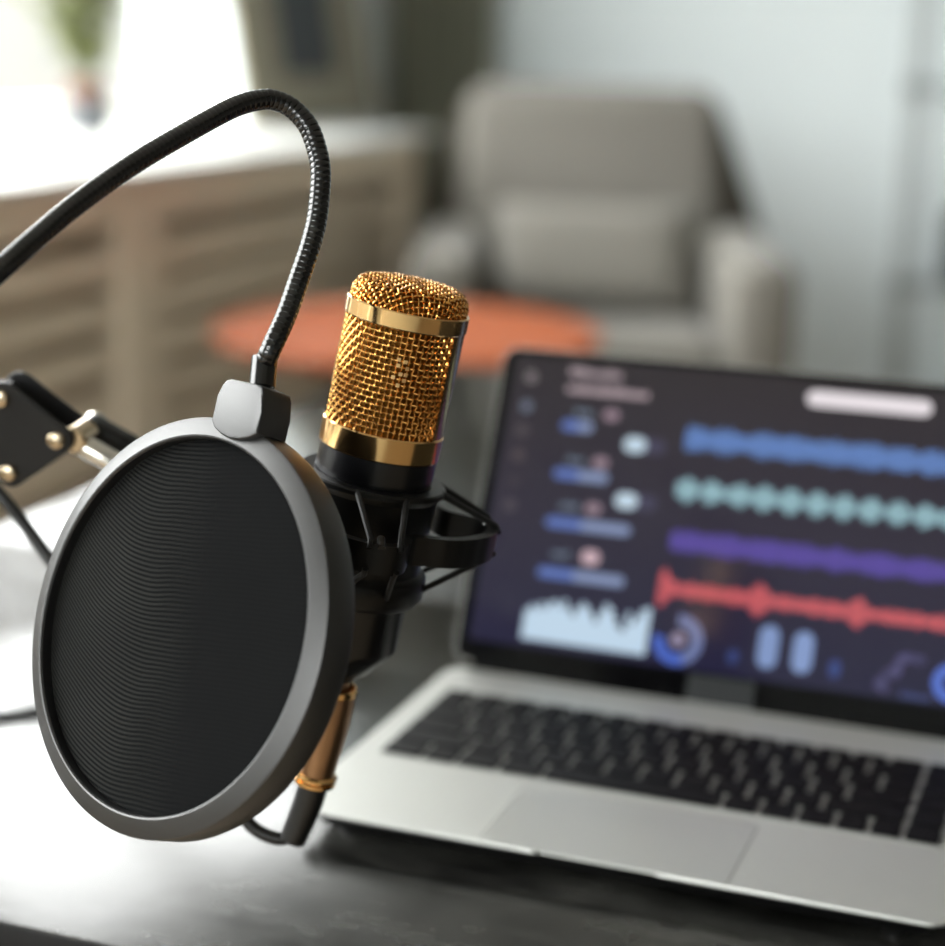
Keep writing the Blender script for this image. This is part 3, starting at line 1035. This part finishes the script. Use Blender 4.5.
# ------------------------------------------------------------------ microphone cable with its plug
mc = empty('microphone_cable', MM @ Matrix.Translation((0.0018, 0, -0.2225)))
tag(mc, 'black cable with a gold plug hanging under the gold microphone', 'cable')
TC = Matrix.Translation((0, 0, 0.2225))
obj('plug_collar', lathe([(0.0090, -0.1510), (0.0094, -0.1510), (0.0102, -0.1516), (0.0102, -0.1540), (0.0096, -0.1548), (0.0090, -0.1548)], 40, TC @ Matrix.Translation((0, 0, -0.0022)), close=True), M_gold, mc)
obj('plug_sleeve', lathe([(0, -0.1565), (0.0096, -0.1568), (0.0099, -0.1590), (0.0096, -0.172), (0.0076, -0.1930), (0, -0.1930)], 48, TC), M_brass, mc)
obj('plug_ring', lathe([(0.004, -0.1930), (0.0080, -0.1930), (0.0092, -0.1940), (0.0090, -0.1952), (0.0078, -0.1956), (0.0090, -0.1962), (0.0090, -0.1975), (0.0078, -0.1985), (0.004, -0.1985)], 48, TC, close=True), M_gold, mc)
obj('strain_relief', tube([V((0, 0, 0.2225 - 0.1975)), V((-0.0006, 0, 0.2225 - 0.206)), V((-0.0022, 0, 0.2225 - 0.216)), V((-0.0040, 0, 0.2225 - 0.2252))], lambda i: (0.0064, 0.0063, 0.0060, 0.0056)[i], 28), M_rubber, mc)
Ci = (MM @ Matrix.Translation((0.0018, 0, -0.2225))).inverted()
cab = [V((-0.0030, 0.0, 0.2225 - 0.2190)), V((-0.0048, 0, 0.2225 - 0.2238)), V((-0.0120, 0.000, 0.2225 - 0.2260)), V((-0.0235, 0.002, 0.2225 - 0.2225)), V((-0.036, 0.006, 0.2225 - 0.209))]
cab += [Ci @ V(p) for p in ((-0.1560, -0.0880, 0.8193), (-0.1997, -0.0734, 0.8564), (-0.2421, -0.0625, 0.895), (-0.2564, -0.0591, 0.9077), (-0.2708, -0.0559, 0.9192), (-0.2927, -0.0560, 0.9369), (-0.325, -0.072, 0.952), (-0.360, -0.100, 0.957))]
obj('cord', tube(catmull(cab, 0.003), 0.0029, 14), M_rubber, mc)

# ------------------------------------------------------------------ pop filter on a gooseneck
fc = V((-0.1182, -0.1713, 0.9139))
fn = V((-0.3338, -0.8714, 0.3595)).normalized()
fa = V((0.9418, -0.2920, 0.1666)); fa = (fa - fn * fa.dot(fn)).normalized()
fb = fn.cross(fa)
MF = frame(fc, fa, fb, fn)
pfm = empty('pop_filter', MF)
tag(pfm, 'round black pop filter with grey rim on a bent gooseneck', 'pop filter')
obj('rim', lathe([(0.0700, -0.004), (0.0697, 0.0012), (0.0702, 0.0020), (0.0708, 0.0022), (0.0770, 0.0002), (0.0777, -0.0002), (0.0780, -0.0010),
    (0.0780, -0.0120), (0.0772, -0.0144), (0.0750, -0.0152), (0.0700, -0.0152), (0.0692, -0.0140), (0.0692, -0.006)], 144, close=True), M_rim, pfm, ang=22)
obj('gauze', lathe([(0, -0.0030), (0.0698, -0.0030), (0.0698, -0.0036), (0, -0.0036)], 96), M_gauze, pfm)
o = obj('rear_gauze', lathe([(0, -0.0120), (0.0694, -0.0120), (0.0694, -0.0126), (0, -0.0126)], 96), M_gauze, pfm)
# clip block
bm = bmesh.new()
out = [(0.0092, 0.0760), (0.0112, 0.0730), (0.0151, 0.0705), (0.0200, 0.0688), (0.0251, 0.0683), (0.0300, 0.0688), (0.0344, 0.0704), (0.0348, 0.0780), (0.0346, 0.0850), (0.0335, 0.0875), (0.0304, 0.0888), (0.0165, 0.0912), (0.0140, 0.0908), (0.0122, 0.0890), (0.0110, 0.0850)]
add_prism(bm, out, -0.0120, 0.0034, 0.0010, 3)
obj('clip', bm, M_rim, pfm, ang=24)
fer0, fer1 = V((0.0222, 0.0905, -0.0075)), V((0.0214, 0.1017, -0.0075))
obj('ferrule', tube([fer0, fer1], 0.0049, 24), M_goose, pfm)
gw = [MF @ V((0.0216, 0.0985, -0.0075))]
gw += [V(p) for p in ((-0.0960, -0.1325, 1.0125), (-0.0943, -0.1237, 1.0235), (-0.0933, -0.1144, 1.0367), (-0.0921, -0.1077, 1.0480), (-0.0921, -0.1016, 1.0587), (-0.0934, -0.0961, 1.0733), (-0.0966, -0.0928, 1.0823), (-0.1012, -0.0911, 1.0910), (-0.1073, -0.0917, 1.0972), (-0.1124, -0.0950, 1.1001), (-0.1164, -0.0997, 1.1006), (-0.1225, -0.1101, 1.0980), (-0.1318, -0.1297, 1.0892), (-0.1415, -0.1516, 1.0786), (-0.1500, -0.1738, 1.0665), (-0.1575, -0.1926, 1.0540), (-0.1649, -0.2111, 1.0408), (-0.1790, -0.2230, 1.0240), (-0.2180, -0.2250, 0.9980), (-0.2800, -0.2030, 0.9780), (-0.3400, -0.1700, 0.9690), (-0.3900, -0.1350, 0.9715))]
MFi = MF.inverted()
gp = catmull([MFi @ p for p in gw], 0.0003)
RIB = [0.00376 + 0.00025 * sqrt(max(0.0, 1 - (k / 4 - 1) ** 2)) for k in range(8)]
gp_n = len(gp)
obj('gooseneck', tube(gp, lambda i: RIB[i % 8], 18), M_goose, pfm, ang=75)
jb = V((-0.4010, -0.1280, 0.9727))
obj('clamp', box((-0.016, -0.014, -0.017), (0.016, 0.018, 0.017), 0.003, 2, MFi @ Matrix.Translation(jb)), M_plastic, pfm)

# ------------------------------------------------------------------ boom arm
nB = V((-0.1133, 0.9903, 0.0804)).normalized()
Bp, Ap, Cp = V((-0.2297, -0.0706, 0.9518)), V((-0.2542, -0.0754, 0.9684)), V((-0.2522, -0.0835, 0.9343))
e1 = Bp - (Ap + Cp) / 2
e1 = (e1 - nB * e1.dot(nB)).normalized()
e2 = nB.cross(e1)
if e2.z < 0:
    e2 = -e2
MB = frame(Bp, e1, e2, e1.cross(e2))
sgn = 1 if e1.cross(e2).dot(nB) > 0 else -1
ba = empty('boom_arm', MB)
tag(ba, 'black metal boom arm with silver bolts at the left edge', 'microphone arm')
MBi = MB.inverted()
A2, C2 = (MBi @ Ap), (MBi @ Cp)
A2.z = C2.z = 0
B2 = V((0, 0, 0))
def hull(circles, n=20):
    pts = []
    for (c, r) in circles:
        for i in range(n):
            t = 2 * pi * i / n
            pts.append((c[0] + r * cos(t), c[1] + r * sin(t)))
    pts = sorted(set(pts))
    def half(ps):
        h = []
        for p in ps:
            while len(h) >= 2 and (h[-1][0] - h[-2][0]) * (p[1] - h[-2][1]) - (h[-1][1] - h[-2][1]) * (p[0] - h[-2][0]) <= 1e-12:
                h.pop()
            h.append(p)
        return h
    lo, up = half(pts), half(pts[::-1])
    return lo[:-1] + up[:-1]
plate = hull([(A2, 0.0072), (B2, 0.0068), (C2, 0.0072)])
ZN = sgn
def zr(a, b):
    a, b = a * ZN, b * ZN
    return min(a, b), max(a, b)
for (a, b) in ((-0.0012, 0.0012), (0.0155, 0.0180)):
    obj('side_plate', prism(plate, *zr(a, b), 0.0004, 1), M_blackmetal, ba)
def bolt(c, z, up):
    prof = [(0, 0), (0.0042, 0), (0.0042, 0.0010), (0.0036, 0.0024), (0.0022, 0.0032), (0.0009, 0.0034), (0.0009, 0.0026), (0, 0.0026)]
    M = Matrix.Translation((c.x, c.y, z * ZN))
    if (up < 0) == (ZN > 0):
        M = M @ Matrix.Rotation(pi, 4, 'X')
    return lathe(prof, 28, M)
for c in (A2, B2, C2):
    obj('bolt', bolt(c, -0.0012, -1), M_steel, ba)
    obj('bolt', bolt(c, 0.0180, 1), M_steel, ba)
# barrel and rod
z0, z1 = zr(0.0014, 0.0153)
obj('pivot_barrel', lathe([(0, z0), (0.0052, z0), (0.0064, z0 + 0.001), (0.0064, z1 - 0.001), (0.0052, z1), (0, z1)], 40, Matrix.Translation((0.0060, -0.0010, 0))), M_steel, ba)
rs = MBi @ V((-0.2263, -0.0630, 0.9498))
rd = (MBi @ rod_end)
rv = (rd - rs).normalized()
obj('chrome_rod', tube([rs, rs + rv * 0.004, rs + rv * 0.0041, rs + rv * 0.03, rs + rv * 0.031, rd - rv * 0.002], lambda i: (0.0040, 0.0040, 0.0052, 0.0052, 0.0046, 0.0046)[i], 28), M_chrome, ba)
# wing knob on the far side of the pivot bolt
ka = MBi @ V((-0.2303, -0.0464, 0.9518))
kb2 = MBi @ V((-0.2090, -0.0406, 0.9400))
kd = (kb2 - ka).normalized()
kz = V((0, 0, 1)); kz = (kz - kd * kz.dot(kd)).normalized()
ky = kz.cross(kd)
MK = frame(ka, kd, ky, kz)
obj('wing_knob', box((-0.002, -0.0068, -0.006), ((kb2 - ka).length, 0.0068, 0.006), 0.0030, 3, MK), M_plastic, ba)
obj('knob_collar', tube([ka - V((0, 0, 0.004 * ZN)) + kd * 0.004, ka + V((0, 0, 0.009 * ZN)) - kd * 0.0], 0.0055, 20), M_chrome, ba)
# twin tubes to the elbow (out of the picture), lower arm and desk clamp
dirw = -e1
L1 = 0.235
for c in (A2, C2):
    p = V((c.x, c.y, 0.0084 * ZN))
    obj('arm_tube', tube([p + V((0.001, 0, 0)), p + V((-L1, 0, 0))], 0.0050, 16), M_blackmetal, ba)
obj('side_plate', prism(hull([(A2 + V((-L1, 0, 0)), 0.0075), (C2 + V((-L1, 0, 0)), 0.0075), (A2.lerp(C2, .5) + V((-L1 - 0.03, 0, 0)), 0.0075)]), *zr(0.0016, 0.0031), 0.0004, 1), M_blackmetal, ba)
obj('side_plate', prism(hull([(A2 + V((-L1, 0, 0)), 0.0075), (C2 + V((-L1, 0, 0)), 0.0075), (A2.lerp(C2, .5) + V((-L1 - 0.03, 0, 0)), 0.0075)]), *zr(0.0136, 0.0151), 0.0004, 1), M_blackmetal, ba)
elb = A2.lerp(C2, .5) + V((-L1 - 0.03, 0, 0.0084 * ZN))
clampw = V((-0.570, -0.020, DT))
cl = MBi @ (clampw + V((0, 0, 0.035)))
obj('lower_arm', tube([elb, cl], 0.0060, 16), M_blackmetal, ba)
bm = bmesh.new()
add_box(bm, (-0.030, -0.022, 0.0), (0.022, 0.022, 0.040), 0.003, 2, MBi @ Matrix.Translation(clampw))
add_box(bm, (-0.045, -0.018, -0.065), (-0.028, 0.018, 0.020), 0.003, 2, MBi @ Matrix.Translation(clampw))
add_box(bm, (-0.030, -0.018, -0.065), (0.015, 0.018, -0.053), 0.003, 2, MBi @ Matrix.Translation(clampw))
add_tube(bm, [V((-0.004, 0, -0.054)), V((-0.004, 0, -0.0325))], 0.006, 14, M=MBi @ Matrix.Translation(clampw))
obj('desk_clamp', bm, M_blackmetal, ba)

# ------------------------------------------------------------------ thin cord lying on the desk at the left
bm = tube(catmull([(-0.60 + 0.008, -0.02, DT + 0.002), (-0.50, 0.005, DT + 0.0022), (-0.42, 0.035, DT + 0.0022), (-0.3676, 0.074, DT + 0.0022), (-0.345, 0.103, DT + 0.0022), (-0.322, 0.135, DT + 0.0022), (-0.305, 0.150, DT + 0.0022)], 0.006), 0.0021, 10)
t = V((-0.305, 0.150, DT + 0.0022)) ; d = V((0.017, 0.015, 0)).normalized()
add_tube(bm, [t, t + d * 0.001, t + d * 0.014, t + d * 0.0145], lambda i: (0.0022, 0.0040, 0.0040, 0.0030)[i], 12, M=Matrix.Translation((0, 0, 0.0019)))
tag(obj('thin_cable', bm, M_rubber), 'thin black cord lying on the desk behind the pop filter', 'cord')

# ------------------------------------------------------------------ daylight
w = bpy.data.worlds.new('overcast_sky')
scene.world = w
w.use_nodes = True
nt = w.node_tree
N, L = nt.nodes, nt.links
N.clear()
out = N.new('ShaderNodeOutputWorld')
bg = N.new('ShaderNodeBackground')
tc = N.new('ShaderNodeTexCoord')
sx = N.new('ShaderNodeSeparateXYZ'); L.new(tc.outputs['Generated'], sx.inputs[0])
rp = N.new('ShaderNodeValToRGB')
mr = N.new('ShaderNodeMapRange'); mr.inputs['From Min'].default_value = -0.25; mr.inputs['From Max'].default_value = 0.75
L.new(sx.outputs[2], mr.inputs['Value']); L.new(mr.outputs[0], rp.inputs['Fac'])
# pale ground and hazy facades low on the horizon, bright overcast sky above them
rp.color_ramp.elements[0].color = (0.060, 0.058, 0.052, 1)
rp.color_ramp.elements[1].color = (1.0, 0.99, 0.97, 1)
for (p_, c_) in ((0.20, (0.062, 0.061, 0.056, 1)), (0.31, (0.066, 0.066, 0.063, 1)), (0.40, (0.95, 0.95, 0.94, 1))):
    e = rp.color_ramp.elements.new(p_); e.color = c_
L.new(rp.outputs[0], bg.inputs[0])
bg.inputs[1].default_value = 17.5
L.new(bg.outputs[0], out.inputs[0])

vs = scene.view_settings
scene.display_settings.display_device = 'sRGB'
vs.view_transform = 'Standard'
vs.look = 'None'
vs.exposure = 0.0
vs.gamma = 1.0
vs.use_curve_mapping = False
